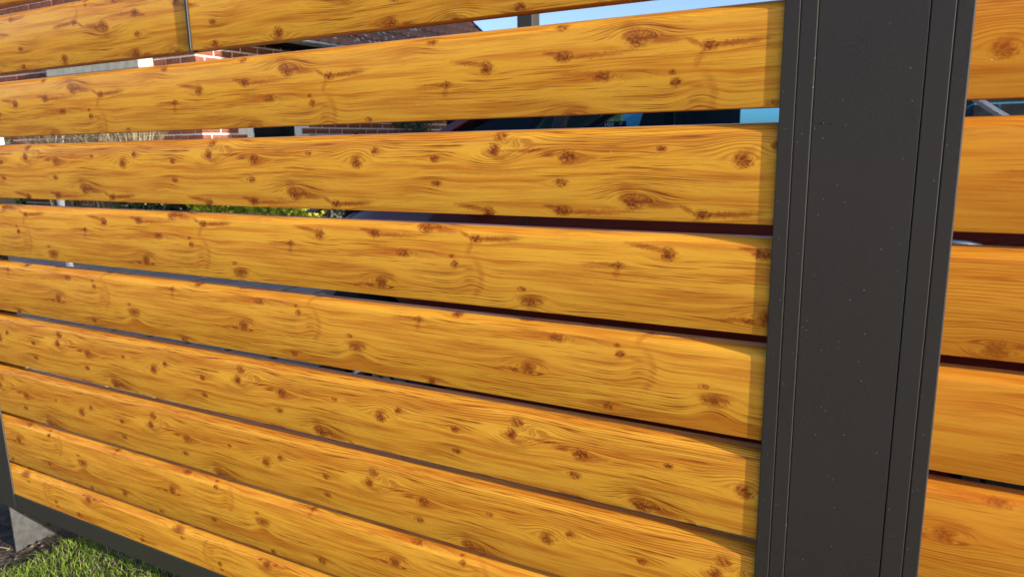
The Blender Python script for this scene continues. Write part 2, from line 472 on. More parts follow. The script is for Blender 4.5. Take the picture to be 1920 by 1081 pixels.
post = thing('fence_post', 'wide anthracite metal post with grooved edges between the two fence panels', 'fence post')
TOP = 1.93
def strip(name, x0, x1, yf, mat=ANTHRA, yb=.055, bev=.0009):
    return MB().box(x0, x1, yf, yb, .02, TOP).build(name, mat, post, bevel=bev)
strip('side_profile', -.0465, -.0268, -.0032)
strip('inner_profile', -.0262, -.0048, -.0026, bev=.0014)
strip('cover_plate', -.0042, .1212, -.0018)
strip('inner_profile', .1221, .1482, -.0021)
strip('side_profile', .1486, .1682, -.0017, bev=.0018)
MB().box(-.024, .146, .0555, .088, .0, TOP-.01).build('core_tube', ANTHRA2, post)
for (x, z, r) in ((.0090, 1.2475, .0019), (.0200, 1.2465, .0012)):
    b = MB(); b.tube([(x, -.001, z), (x, -.0019, z), (x+.0003, -.0023, z+.0004)], r, 8, r*.45)
    b.build('paint_blob', ANTHRA, post, smooth=60)
MB().box(-.050, .172, -.008, .092, TOP, TOP+.012).build('post_cap', ANTHRA2, post, bevel=.002)

post2 = thing('fence_post', 'dark end post at the lower left corner where the boards stop', 'fence post')
MB().box(-2.430, -2.2265, -.0045, .0, .150, TOP).build('side_profile', ANTHRA2, post2, bevel=.001)
MB().box(-2.430, -2.262, .0002, .084, .150, TOP).build('core_tube', ANTHRA2, post2)
MB().box(-2.2615, -2.2265, .0535, .084, .150, TOP).build('rear_profile', ANTHRA2, post2)
MB().box(-2.434, -2.222, -.008, .088, TOP, TOP+.012).build('post_cap', ANTHRA2, post2, bevel=.002)

foot = thing('post_foot', 'small grey metal foot plate standing in the soil under the end post', 'post foot')
b = MB()
b.v = [(-2.286,.002,.1495),(-2.278,.002,.1495),(-2.278,.125,.1495),(-2.286,.125,.1495),(-2.286,.0,-.06),(-2.2775,.0,-.06),(-2.2775,.13,-.06),(-2.286,.13,-.06)]
b.f += [(0,1,2,3),(4,5,1,0),(5,6,2,1),(6,7,3,2),(7,4,0,3)]
b.build('plate', FOOTGREY, foot, bevel=.0015)
MB().box(-2.40, -2.2865, .070, .120, -.06, .1495).build('stub', ANTHRA2, foot)
MB().tube([(-2.20,.11,.045),(-2.185,.108,.05)], .007, 6).build('bolt', STEEL, foot)
MB().box(-2.277,-2.205,.100,.125,.03,.062).build('anchor_plate', ANTHRA2, foot)

strap = thing('strap_hook', 'thin black metal strap hooked down over the upper boards of the left panel', 'hook')
b = MB(); x0, x1 = -1.2155, -1.2095
prof = [(-.0062, ZT+2*P+.03)]
zb = ZT-FACE
out = [(-.0062, zb+.004)] + [(-.0022-.004*math.cos(a), zb+.002-.0055*math.sin(a)) for a in [PI/2*k/5 for k in range(1,6)]] + [(.012, zb-.0036),(.012, zb-.0008),(-.0004, zb-.0008),(-.0004, ZT+2*P+.03)]
b.prism(prof+out, 'x', x0, x1)
b.build('strap', BLACKM, strap, bevel=.0012)

# ------------------------------------------------------------------ grass in front
def blades(n, fx, mat, h0, h1, wd, lean=0.6):
    b = MB()
    for _ in range(n):
        x, y = fx()
        h = random.uniform(h0, h1); a = random.uniform(0, 2*PI); l = random.uniform(.1, lean)*h
        t = random.uniform(0, 2*PI)
        dx, dy = math.cos(a)*l, math.sin(a)*l
        ex, ey = math.cos(t)*wd*random.uniform(.6,1.3), math.sin(t)*wd*random.uniform(.6,1.3)
        z = -.012
        k = len(b.v)
        b.v += [(x-ex,y-ey,z),(x+ex,y+ey,z),(x+dx*.4-ex*.8,y+dy*.4-ey*.8,z+h*.6),(x+dx*.4+ex*.8,y+dy*.4+ey*.8,z+h*.6),(x+dx,y+dy,z+h*.95)]
        b.f += [(k,k+1,k+3,k+2),(k+2,k+3,k+4)]
    return b
def gf():
    while True:
        x = random.uniform(-2.30, -1.2); y = random.uniform(-.55, .30)
        e = -2.185 + .035*mnoise.noise(Vector((x*6,y*9,1))) + (.05*(y-.1) if y > .1 else 0) + random.gauss(0,.012)
        if x > e and y < .15+.03*mnoise.noise(Vector((x*8,0,2)))+random.gauss(0,.01): return x, y
g = blades(13000, gf, GRASS, .012, .034, .0010, 1.7).build('grass', GRASS, fixn=False)
tag(g, 'short green lawn grass growing at the foot of the fence', 'grass', kind='stuff')
def gf2():
    return random.uniform(-1.2, 2.4), random.uniform(-.9, .12)
g = blades(9000, gf2, GRASS, .02, .05, .0016, .9).build('grass', GRASS, fixn=False)
tag(g, 'lawn grass along the front of the fence', 'grass', kind='stuff')
MB().tube([(-2.345,-.03,.0),(-2.32,-.02,.006),(-2.29,-.012,.004)], .0025, 5).build('twig', STRAW)
tag(bpy.data.objects['twig'], 'short straw coloured twig lying on the bare soil', 'twig')

b = MB(); rnd = random.Random(12)
for _ in range(170):
    x, y = rnd.uniform(-2.75,-2.12), rnd.uniform(-.45,.4); r = rnd.uniform(.003,.010)
    n0 = len(b.v)
    for q in ((1,0,0),(0,1,0),(-1,0,0),(0,-1,0),(0,0,.8),(0,0,-.8)):
        b.v.append((x+q[0]*r*rnd.uniform(.6,1.3), y+q[1]*r*rnd.uniform(.6,1.3), -.004+q[2]*r*.8))
    for k in range(4):
        b.f += [(n0+k,n0+(k+1) % 4,n0+4),(n0+(k+1) % 4,n0+k,n0+5)]
tag(b.build('soil_crumbs', simple('soil_crumb', (0.045,0.032,0.022), (0.16,0.13,0.10), 30, .95), fixn=False), 'loose crumbs and small stones on the bare soil by the end post', 'soil', kind='stuff')
# ------------------------------------------------------------------ brick walls
def seen_through_gap(pt):
    """does the line from the viewpoint to this point pass between two boards"""
    x, y, z = pt
    t = (0.02-CY)/(y-CY)
    hz = CZ+(z-CZ)*t; hx = CX+(x-CX)*t
    if not (-2.25 < hx < .6): return False
    k = (ZT-hz) % P
    return k > FACE-.012 or k < .006 or False
class Wall:
    def __init__(s):
        s.single = []; s.rest = []
    def add(s, c, size):
        (s.single if seen_through_gap(c) else s.rest).append((c, size))
    def make(s, parent, name, mat, limit=298):
        cam0 = Vector((CX,CY,CZ))
        s.single.sort(key=lambda q: (Vector(q[0])-cam0).length)
        s.rest += s.single[limit:]; s.single = s.single[:limit]
        cache = {}
        for c, (sx, sy, sz) in s.single:
            k = (round(sx,3), round(sy,3), round(sz,3))
            if k not in cache:
                cache[k] = MB().box(-sx/2,sx/2,-sy/2,sy/2,-sz/2,sz/2).mesh(name, mat)
            o = link(name, cache[k], parent); o.location = c
        b = MB()
        for c, (sx, sy, sz) in s.rest:
            b.box(c[0]-sx/2,c[0]+sx/2,c[1]-sy/2,c[1]+sy/2,c[2]-sz/2,c[2]+sz/2)
        if b.v: tag(b.build(name, mat, parent, fixn=False), kind='stuff')
BL, BH, J = .295, .085, .019
def brick_face(wall, axis, fixed, a0, a1, z0, z1, outward, holes=(), gable=None):
    """axis 'x': wall runs along x at y=fixed; 'y': along y at x=fixed"""
    row = 0; z = z0
    while z+BH < z1+.001:
        a = a0 - (0 if row % 2 == 0 else (BL+J)/2)
        while a < a1:
            s0, s1 = max(a, a0), min(a+BL, a1)
            a += BL+J
            if s1-s0 < .04: continue
            cz = z+BH/2; ca = (s0+s1)/2
            if any(h[0] < s1 and s0 < h[1] and h[2] < cz < h[3] for h in holes): continue
            if gable and not gable(ca, cz): continue
            pr = random.uniform(.004, .008)
            dep = .03
            o = fixed + outward*(pr-dep/2)
            if axis == 'x': wall.add((ca, o, cz), (s1-s0, dep, BH))
            else: wall.add((o, ca, cz), (dep, s1-s0, BH))
        z += BH+J; row += 1

# ------------------------------------------------------------------ the house at the left
house = thing('brick_house', 'red brick house with brown tiled roof seen through the gaps at the left', 'house')
HX, HY, HE = -8.5, 5.8, 2.95                # right wall plane, gable plane, eave height
HY2 = 14.6; HX2 = -16.5; RIDGE = (HX+HX2)/2
pitch = math.tan(math.radians(42))
WIN = (6.62, 7.62, .85, 2.15)
b = MB()
b.prism([(HX2+.01,-.1),(HX-.001,-.1),(HX-.001,HE),(RIDGE,HE+(HX-RIDGE)*pitch),(HX2+.01,HE)], 'y', HY+.001, HY2)
wl = b.build('wall', MORTAR, house)
wall = Wall()
brick_face(wall, 'y', HX, HY+.0, HY2, .0, HE-.1, 1, [WIN])
brick_face(wall, 'x', HY, -14.6, HX, .0, 5.6, -1, [], lambda x, z: z < HE + min(HX-x, x-HX2)*pitch - .1)
wall.make(house, 'brick', BRICK)
GLASS_D = simple('dark_window_glass', (0.010,0.012,0.013), (0.02,0.022,0.023), 3, .06, spec=.7)
wf = MB(); y0, y1, z0, z1 = WIN
xx = HX
fr = .085
wf.box(xx-.02,xx+.03,y0,y0+fr*.6,z0,z1); wf.box(xx-.02,xx+.03,y1-fr*1.3,y1,z0,z1); wf.box(xx-.02,xx+.03,y0+fr*.6,y1-fr*1.3,z1-fr,z1); wf.box(xx-.02,xx+.03,y0+fr*.6,y1-fr*1.3,z0,z0+fr)
win = wf.build('window', WHITEP, house, bevel=.006)
MB().box(xx-.005,xx+.008,y0+fr*.55,y1-fr*1.25,z0+fr*.9,z1-fr*.9).build('pane', GLASS_D, win)
MB().box(xx-.02,xx+.09,y0-.05,y1+.05,z0-.06,z0-.002).build('sill', CONC, win)
# roof slope towards the yard, tile by tile
roofm = MB()
ov = .36
ex = HX+ov; ez = HE-ov*pitch+.20
def onroof(x): return ez + (ex-x)*pitch
roofm.prism([(ex,ez-.06),(ex,ez),(RIDGE,onroof(RIDGE)),(HX2-ov,ez),(HX2-ov,ez-.06),(RIDGE,onroof(RIDGE)-.08)], 'y', HY-.15, HY2+.15)
roof = roofm.build('roof', DARKWOOD, house)
slope = Vector((-1,0,pitch)).normalized(); nrm = Vector((pitch,0,1)).normalized()
TW, TL = .235, .36
b = MB()
sec = [(0,.018),(.10,.0),(.155,.030),(.19,.040),(.225,.028),(.247,.010)]
for k, (p_, h_) in enumerate(sec):
    for l_, lift in ((0,.028),(TL+.05,.0)):
        q = slope*l_ + nrm*(h_+lift)
        b.v.append((q.x, p_, q.z))
    q = slope*0 + nrm*(h_+.010)
    b.v.append((q.x, p_, q.z))
for k in range(len(sec)-1):
    a = k*3
    b.f += [(a, a+3, a+4, a+1), (a+2, a+5, a+3, a)]
tilem = b.mesh('roof_tile', TILE, fixn=False)
nrow = int((ex-RIDGE)/slope.x/-TL)
ncol = int((HY2+.15-(HY-.15))/TW)
singles, rest = [], []
for r_ in range(nrow):
    for c_ in range(ncol):
        o0 = Vector((ex+.03, HY-.15+c_*TW, ez+.01-.03*pitch)) + slope*(r_*TL)
        (singles if seen_through_gap(tuple(o0+slope*.18)) else rest).append(o0)
singles.sort(key=lambda q: (q-Vector((CX,CY,CZ))).length)
rest += singles[298:]; singles = singles[:298]
for q in singles:
    o = link('roof_tile', tilem, roof); o.location = q + nrm*random.uniform(0,.006)
b = MB()
base = [v.co.copy() for v in tilem.vertices]; bf = [tuple(p.vertices) for p in tilem.polygons]
for q in rest:
    n0 = len(b.v)
    b.v += [tuple(c+q) for c in base]; b.f += [tuple(i+n0 for i in f) for f in bf]
tag(b.build('roof_tile', TILE, roof, fixn=False), kind='stuff')
b = MB()
for _ in range(420):
    y = random.uniform(HY, HY2-3.0); l_ = random.uniform(.1, 2.6)
    q = Vector((ex,y,ez)) + slope*l_ + nrm*.055
    s = random.uniform(.02,.05)
    pts = [q + slope*(s*math.cos(a)*random.uniform(.6,1.2)) + Vector((0,s*math.sin(a)*random.uniform(.6,1.2),0)) for a in (0,1,2,3,4,5)]
    n0 = len(b.v); b.v += [tuple(p) for p in pts] + [tuple(q+nrm*.012)]
    b.f += [(n0+k, n0+(k+1) % 6, n0+6) for k in range(6)]
tag(b.build('lichen_patch', LICHEN, roof, fixn=False), kind='stuff')
# eave: soffit board, gutter with its downpipe
MB().box(HX+.02, ex-.01, HY-.1, HY2+.1, ez-.09, ez-.062).build('soffit', DARKWOOD, house)
b = MB(); n_ = 9
for y in (HY-.2, HY2+.2):
    for k in range(n_):
        a = PI + PI*k/(n_-1)
        b.v.append((ex+.075+.07*math.cos(a), y, ez-.005+.07*math.sin(a)))
for k in range(n_-1): b.f.append((k,k+1,n_+k+1,n_+k))
gt = b.build('gutter', ZINC, house, smooth=60, fixn=False)
gt.modifiers.new('thickness','SOLIDIFY').thickness = .006
# verge board at the far gable
b = MB()
b.prism([(ex+.02,ez-.12),(ex+.02,ez+.05),(RIDGE,onroof(RIDGE)+.06),(RIDGE,onroof(RIDGE)-.12)], 'y', HY2+.152, HY2+.18)
b.build('verge_board', DARKWOOD, house)
# roller shutter box on the gable wall
cn = MB().box(-11.6, -9.36, HY-.25, HY-.016, 2.36, 2.66).build('shutter_box', GREYP, house, bevel=.01)
MB().box(-11.5, -9.95, HY-.14, HY-.016, 2.26, 2.355).build('bracket', WHITEP, house, bevel=.008)

lamp = thing('wall_lamp', 'round pale globe lamp on the brick wall under the eave', 'lamp')
lx, ly, lz = HX+.16, 7.85, 2.80
bm = bmesh.new(); bmesh.ops.create_uvsphere(bm, u_segments=20, v_segments=12, radius=.11)
me = bpy.data.meshes.new('globe'); bm.to_mesh(me); bm.free(); me.polygons.foreach_set('use_smooth',[True]*len(me.polygons))
me.materials.append(simple('frosted_globe', (0.55,0.55,0.52), (0.62,0.62,0.58), 6, .35))
o = link('globe', me, lamp); o.location = (lx,ly,lz)
MB().tube([(HX+.005,ly,lz+.08),(HX+.09,ly,lz+.10),(lx,ly,lz+.07)], .018, 8).build('arm', BLACKM, lamp)

# ------------------------------------------------------------------ the house at the right
house2 = thing('brick_house', 'red brick house wall with pale joints glimpsed right of the dark post', 'house')
GX, GY = .46, 4.95
MB().box(GX+.001, 9.0, GY+.001, 13.0, -.1, 5.6).build('wall', MORTAR, house2)
wall = Wall()
brick_face(wall, 'x', GY, GX, 9.0, .0, 5.58, -1)
brick_face(wall, 'y', GX, GY, 13.0, .0, 5.58, -1)
wall.make(house2, 'brick', BRICK, 150)
b = MB().prism([(GX-.3,5.6),(9.3,5.6),(4.73,9.2)], 'y', GY-.3, 13.3); b.build('roof', TILE, house2)
shade_block = thing('shade_block', 'low brick block with a flat roof, added out of view to shade the car', 'shade_block')  # invented, off camera: keeps the low sun off the car
MB().box(4.0, 9.0, .12, 2.35, -.1, 2.9).build('wall', BRICK, shade_block)
MB().box(3.9, 9.1, .08, 2.40, 2.9, 3.05).build('flat_roof', ZINC, shade_block)
MB().box(3.985, 3.998, .70, 2.15, 0, 2.1).build('door', WHITEP, shade_block)

# ------------------------------------------------------------------ carport post
cp = thing('carport_post', 'slim dark square post rising against the sky beyond the fence', 'post')
MB().box(-2.50,-2.375, 3.83,3.955, -.1, 3.3).build('shaft', ANTHRA2, cp, bevel=.006)
MB().box(-2.515,-2.36, 3.815,3.97, 3.3, 3.33).build('cap', ANTHRA2, cp)
MB().box(-2.52,-2.355, 3.81,3.975, -.02, .01).build('base_plate', STEEL, cp)

# ------------------------------------------------------------------ plants
def leaf_cloud(center, rad, n, mat, size, name, parent=None, seed=0):
    rnd = random.Random(seed)
    b = MB()
    for _ in range(n):
        while True:
            p = Vector((rnd.uniform(-1,1), rnd.uniform(-1,1), rnd.uniform(-1,1)))
            if .35 < p.length < 1.0: break
        lump = 1 + .28*mnoise.noise(p*2.3+Vector((seed,0,0)))
        q = Vector((p.x*rad[0], p.y*rad[1], p.z*rad[2]))*lump + Vector(center)
        if q.z < .0: continue
        s = size*rnd.uniform(.6,1.3)
        n1 = Vector((rnd.gauss(0,1),rnd.gauss(0,1),rnd.gauss(0,1)+.6)).normalized()
        t1 = n1.orthogonal().normalized(); t1.rotate(Matrix.Rotation(rnd.uniform(0,6.28),3,n1)); t2 = n1.cross(t1)
        k = len(b.v)
        b.v += [tuple(q-t1*s), tuple(q+t2*s*.5+n1*s*.15), tuple(q+t1*s), tuple(q-t2*s*.5+n1*s*.15)]
        b.f.append((k,k+1,k+2,k+3))
    return b.build(name, mat, parent, fixn=False)
def bush(c, rad, n, mat, size, label, seed, cat='bush', group=None, nm='bush'):
    t = thing(nm, label, cat, group)
    leaf_cloud(c, rad, n, mat, size, 'foliage', t, seed)
    b = MB()
    for k in range(5):
        a = k*1.26
        b.tube([(c[0]+.03*math.cos(a),c[1]+.03*math.sin(a),-.05),(c[0]+rad[0]*.3*math.cos(a),c[1]+rad[1]*.3*math.sin(a),c[2]*.7),(c[0]+rad[0]*.6*math.cos(a),c[1]+rad[1]*.6*math.sin(a),c[2]*1.05)], .02, 5, .006)
    b.build('stem', SOIL, t)
    return t
bush((-5.55,4.30,.47), (.42,.40,.46), 2600, HEDGE_Y, .034, 'bright yellow-green leafy bush by the driveway left of the red car', 3)
bush((-6.35,4.35,.50), (.45,.45,.47), 2600, HEDGE_Y, .036, 'yellow-green bush behind the brightest one, nearer the house', 4)
bush((-7.45,4.35,.50), (.55,.5,.50), 2400, HEDGE_D, .04, 'dark green bush left of the yellow-green bushes', 5)
bush((-5.35,5.3,.52), (.50,.45,.50), 2200, HEDGE_G, .036, 'grey-green bush right behind the yellow-green bush, beside the car bonnet', 6)
bush((-12.4,5.0,.75), (.5,.4,.8), 1500, HEDGE_D, .06, 'dark shrub at the far left foot of the house', 8)
shed = thing('garden_shed', 'dark stained timber shed beyond the red car', 'shed')
MB().box(-6.6, -2.42, 9.02, 11.4, -.1, 2.15).build('wall', DARKWOOD, shed)
cl = MB().box(-.065,.065,-.012,.012,0,2.15).mesh('cladding_board', DARKWOOD)
k_ = 0
while -6.53+.14*k_ < -2.46:
    o = link('cladding_board', cl, shed); o.location = (-6.53+.14*k_, 9.008, 0); k_ += 1
MB().prism([(8.85,2.15),(11.6,2.15),(11.6,2.2),(8.85,2.32)], 'x', -6.75, -2.40).build('roof', ZINC, shed)
ivy = thing('ivy', 'ivy creeping over the shaded brick wall right of the house window', 'climbing plant')
b = MB(); rnd = random.Random(5)
for _ in range(2300):
    y = rnd.uniform(8.5, 11.6); z = rnd.uniform(.0, 1.95)
    if mnoise.noise(Vector((y*1.6,z*1.6,0))) < .12 - .20*min(1,(y-8.5)/1.2): continue
    s = rnd.uniform(.035,.07); xo = HX+.02+rnd.uniform(.01,.07); a = rnd.uniform(0,6.28)
    k = len(b.v)
    for t in range(4):
        rr = s*(1 if t % 2 == 0 else .6)
        b.v.append((xo+rnd.uniform(-.01,.02), y+rr*math.cos(a+t*PI/2), z+rr*math.sin(a+t*PI/2)))
    b.f.append((k,k+1,k+2,k+3))
b.build('foliage', IVY, ivy, fixn=False)
b = MB()
for k in range(5):
    y = 8.9+k*.6
    b.tube([(HX+.03,y,-.05),(HX+.03,y+.1,.6),(HX+.03,y-.08,1.2),(HX+.03,y+.05,1.8)], .012, 5, .004)
b.build('stem', SOIL, ivy)
def tussock(cx, cy, h, n, label, seed):
    rnd = random.Random(seed)
    t = thing('ornamental_grass', label, 'grass', 'dry ornamental grasses by the house wall')
    b = MB()
    for _ in range(n):
        a = rnd.uniform(0,6.28); l = rnd.uniform(.2,.75)*h*.55; hh = h*rnd.uniform(.6,1.05); wd = rnd.uniform(.008,.018)
        ex_, ey_ = -math.sin(a)*wd, math.cos(a)*wd
        px, py = cx+rnd.gauss(0,.07), cy+rnd.gauss(0,.07)
        k = len(b.v)
        for s_ in (0,.5,.85,1.0):
            r_ = l*s_*s_; zz = hh*(s_*1.15-.25*s_**3)
            ww = 1-s_*.8
            b.v += [(px+math.cos(a)*r_-ex_*ww, py+math.sin(a)*r_-ey_*ww, zz-.02),(px+math.cos(a)*r_+ex_*ww, py+math.sin(a)*r_+ey_*ww, zz-.02)]
        for q in range(3): b.f.append((k+q*2,k+q*2+1,k+q*2+3,k+q*2+2))
    b.build('foliage', STRAW, t, fixn=False)
    return t
tussock(-11.0, 5.25, 1.75, 420, 'tall dry straw grass clump before the house wall, leftmost of the three', 1)
tussock(-9.9, 5.2, 1.85, 480, 'tall dry straw grass clump before the house wall, middle one of the three', 2)
tussock(-9.05, 5.15, 1.8, 480, 'tall dry straw grass clump at the house corner, rightmost of the three', 3)
stake = thing('garden_stake', 'thin white stake standing in front of the dark brick wall base', 'stake')
MB().box(-7.62,-7.57, 3.24,3.29, -.1, .86).build('shaft', WHITEP, stake, bevel=.004)
MB().prism([(-7.625,.86),(-7.565,.86),(-7.595,.91)], 'y', 3.235, 3.295).build('tip', WHITEP, stake)
pil = thing('garden_pillar', 'white topped garden pillar at the far left edge behind the fence', 'pillar')
MB().box(-12.35,-11.9, 4.55,5.0, -.1, 1.10).build('plinth', DARKWOOD, pil, bevel=.01)
MB().box(-12.33,-11.92, 4.57,4.98, 1.10, 1.52).build('shaft', WHITEP, pil, bevel=.01)
MB().box(-12.42,-11.83, 4.48,5.07, 1.52, 1.60).build('cap', CONC, pil, bevel=.01)

# ------------------------------------------------------------------ the red car
def carpaint():
    m = NT('red_car_paint')
    n = m.noise(m.obj(), 5, 2)
    m.set(col=m.mix(m.maprange(n,.3,.7), (0.075,0.003,0.004), (0.090,0.0035,0.005)), rough=.28, spec=.5, coat=1.0, coatr=.03)
    return m.m
RED = carpaint()
def tinted(name, tint, refl):
    m = NT(name)
    tr = m.n('BsdfTransparent'); tr.inputs[0].default_value = (*tint,1)
    gl = m.n('BsdfGlossy'); gl.inputs['Roughness'].default_value = .02
    mx = m.n('MixShader')
    fre = m.n('Fresnel'); fre.inputs[0].default_value = 1.5
    n = m.noise(m.obj(), 2.0, 1)
    m.put(mx.inputs[0], m.math('MULTIPLY', fre, m.math('MULTIPLY_ADD', n, .2, refl)))
    m.t.links.new(tr.outputs[0], mx.inputs[1]); m.t.links.new(gl.outputs[0], mx.inputs[2]); m.t.links.new(mx.outputs[0], m.out.inputs[0])
    return m.m
CGLASS = tinted('tinted_car_glass', (0.66,0.85,0.94), .10)
WGLASS = simple('windscreen_glass', (0.060,0.050,0.058), (0.085,0.070,0.080), 2, .10, spec=.9, coat=1.0)  # purple-grey base stands in for sky reflected in the screen
RUBBER = simple('tyre_rubber', (0.010,0.010,0.010), (0.02,0.02,0.02), 40, .8)
TRIM = simple('black_trim', (0.008,0.008,0.008), (0.014,0.013,0.013), 30, .5)
INTER = simple('car_interior_cloth', (0.010,0.010,0.011), (0.018,0.018,0.019), 40, .9)
ALU = simple('alloy_rim', (0.5,0.5,0.5), (0.6,0.6,0.6), 10, .35, metal=1)
LENS = simple('headlamp_lens', (0.55,0.52,0.48), (0.75,0.73,0.70), 20, .08, coat=1.0)
AMBER = simple('amber_lens', (0.55,0.16,0.02), (0.65,0.2,0.03), 20, .15, coat=1.0)
TAIL = simple('tail_lens', (0.35,0.01,0.01), (0.45,0.02,0.015), 20, .12, coat=1.0)

car = thing('hatchback_car', 'small dark red hatchback parked close behind the fence', 'car')
Y0, Y1 = 1.20, 2.86; YM = (Y0+Y1)/2
WX = (-1.84, .66); WZ, WR = .31, .365
def sidey(x, z, near):
    """inset of the flank from the widest plane: rounded nose and tail in plan, tumblehome in section"""
    i = 0.0
    if x < -1.75: i += .34*((-1.75-x)/.62)**2.2
    if x > .75: i += .16*((x-.75)/.45)**2
    i += .045*max(0,(.45-z)/.3)**2 + .05*max(0,(z-.8)/.3)**1.5
    return Y0+i if near else Y1-i
def outline():
    p = []
    p += [(-1.40,.22)]
    # front arch from right to left
    arch = lambda cx: [(cx+WR*math.cos(a), WZ+WR*math.sin(a)) for a in [PI*k/14 - .02 for k in range(15)]]
    bottom = []
    return arch
def lower_body():
    n_x = 72
    xs = [-2.37 + (1.20+2.37)*k/n_x for k in range(n_x+1)]
    def top(x):
        pts = [(-2.37,.62),(-2.33,.74),(-2.22,.86),(-2.0,.945),(-1.75,.985),(-1.4,1.03),(-.9,1.055),(.2,1.085),(.9,1.10),(1.10,1.08),(1.20,1.0)]
        for (a, za), (c, zc) in zip(pts, pts[1:]):
            if a <= x <= c: return za+(zc-za)*(x-a)/(c-a)
        return pts[-1][1]
    def bot(x):
        zb = .20 if -2.2 < x < 1.0 else .27
        for cx in WX:
            if abs(x-cx) < WR: zb = max(zb, WZ+math.sqrt(WR*WR-(x-cx)**2))
        return zb
    rows = 9
    b = MB()
    grid = {}
    for i, x in enumerate(xs):
        zt, zb = top(x), bot(x)
        for j in range(rows):
            z = zb+(zt-zb)*j/(rows-1)
            for near in (True, False):
                y = sidey(x, z, near)
                if j == rows-1: y += .03 if near else -.03
                grid[(i,j,near)] = len(b.v); b.v.append((x, y, z))
        # crown of bonnet and rear deck
        for q in range(1, 6):
            f = q/6
            ya = sidey(x,zt,True)+.03; yb = sidey(x,zt,False)-.03
            grid[(i,'t',q)] = len(b.v); b.v.append((x, ya+(yb-ya)*f, zt+.045*math.sin(PI*f)))
            grid[(i,'b',q)] = len(b.v); b.v.append((x, ya+(yb-ya)*f, zb))
    for i in range(n_x):
        for j in range(rows-1):
            for near in (True, False):
                b.f.append((grid[(i,j,near)], grid[(i+1,j,near)], grid[(i+1,j+1,near)], grid[(i,j+1,near)]))
        T = lambda i: [grid[(i,rows-1,True)]]+[grid[(i,'t',q)] for q in range(1,6)]+[grid[(i,rows-1,False)]]
        Bm = lambda i: [grid[(i,0,True)]]+[grid[(i,'b',q)] for q in range(1,6)]+[grid[(i,0,False)]]
        for q in range(6):
            inside = -1.95 < xs[i] < .95
            if not inside: b.f.append((T(i)[q], T(i+1)[q], T(i+1)[q+1], T(i)[q+1]))
            b.f.append((Bm(i)[q], Bm(i)[q+1], Bm(i+1)[q+1], Bm(i+1)[q]))
    for i in (0, n_x):
        cols = [[grid[(i,j,True)] for j in range(rows)], [grid[(i,j,False)] for j in range(rows)]]
        for j in range(rows-1):
            b.f.append((cols[0][j], cols[0][j+1], cols[1][j+1], cols[1][j]))
    return b
lower_body().build('body', RED, car, smooth=40)
MB().box(-1.66, 1.12, Y0+.10, Y1-.10, .30, .42).build('floor_pan', TRIM, car)
def wheel(x, near):
    y = Y0+.05 if near else Y1-.05
    s = 1 if near else -1
    t = MB(); R_ = .305
    ring = [(.17,0),(.295,.0),(R_,.02),(R_,.16),(.295,.18),(.17,.18)]
    n = 28
    for k in range(n):
        a = 2*PI*k/n
        for r, d in ring: t.v.append((x+r*math.cos(a), y+s*d, WZ+r*math.sin(a)))
    m_ = len(ring)
    for k in range(n):
        l = (k+1) % n
        for j in range(m_-1): t.f.append((k*m_+j, l*m_+j, l*m_+j+1, k*m_+j+1))
    wo = thing_part('wheel', t.mesh('wheel', RUBBER, 35), car)
    r = MB()
    r.tube([(x,y+s*.03,WZ),(x,y+s*.12,WZ)], .06, 12)
    for k in range(7):
        a = 2*PI*k/7
        r.tube([(x+.04*math.cos(a),y+s*.035,WZ+.04*math.sin(a)),(x+.175*math.cos(a),y+s*.03,WZ+.175*math.sin(a))], .022, 6, .016)
    thing_part('rim', r.mesh('rim', ALU, 40), wo)
def thing_part(name, me, parent):
    return link(name, me, parent)
for x in WX:
    for near in (True, False): wheel(x, near)
def inset(z): return .05 + .17*max(0,(z-1.05)/.45)
def bar(p, q, wd, near, mat, name, th=.03):
    """a pillar between two (x,z) points in the flank plane, wd wide along x"""
    b = MB()
    s = 1 if near else -1
    yb = Y0 if near else Y1
    for (x, z) in (p, q):
        y = yb+s*inset(z)
        b.v += [(x-wd/2,y,z),(x+wd/2,y,z),(x+wd/2,y+s*th,z),(x-wd/2,y+s*th,z)]
    b.f += [(0,1,5,4),(1,2,6,5),(2,3,7,6),(3,0,4,7),(3,2,1,0),(4,5,6,7)]
    return b.build(name, mat, car, bevel=.006)
def pane(pts, near, name='side_window', mat=None):
    b = MB(); s = 1 if near else -1; yb = Y0 if near else Y1
    b.v = [(x, yb+s*(inset(z)+.012), z) for x, z in pts] + [(x, yb+s*(inset(z)+.016), z) for x, z in pts]
    n = len(pts)
    b.f = [tuple(range(n)), tuple(reversed(range(n,2*n)))] + [(k,(k+1) % n,n+(k+1) % n,n+k) for k in range(n)]
    return b.build(name, mat or CGLASS, car)
ZR = 1.50
for near in (True, False):
    bar((-2.15,.955),(-1.07,ZR), .075, near, RED, 'front_pillar')
    bar((-1.04,1.03),(-.98,ZR), .055, near, TRIM, 'quarter_pillar')
    bar((.10,1.06),(.14,ZR), .12, near, TRIM, 'middle_pillar')
    bar((1.02,1.08),(.70,ZR), .20, near, RED, 'rear_pillar')
    pane([(-1.98,1.01),(-1.06,1.03),(-1.015,1.45)], near)
    pane([(-1.01,1.03),(.04,1.06),(.08,1.49),(-.95,1.49)], near)
    pane([(.16,1.06),(.93,1.08),(.62,1.49),(.20,1.49)], near)
b = MB()
for k in range(9):
    x = -1.13+1.93*k/8
    for q in range(7):
        f = q/6
        b.v.append((x, Y0+.20+(Y1-Y0-.40)*f, ZR-.01+.06*math.sin(PI*f)+.025*math.sin(PI*k/8)))
for k in range(8):
    for q in range(6):
        a = k*7+q; b.f.append((a,a+7,a+8,a+1))
rf = b.build('roof', RED, car, smooth=50, fixn=False); rf.modifiers.new('thickness','SOLIDIFY').thickness = .035
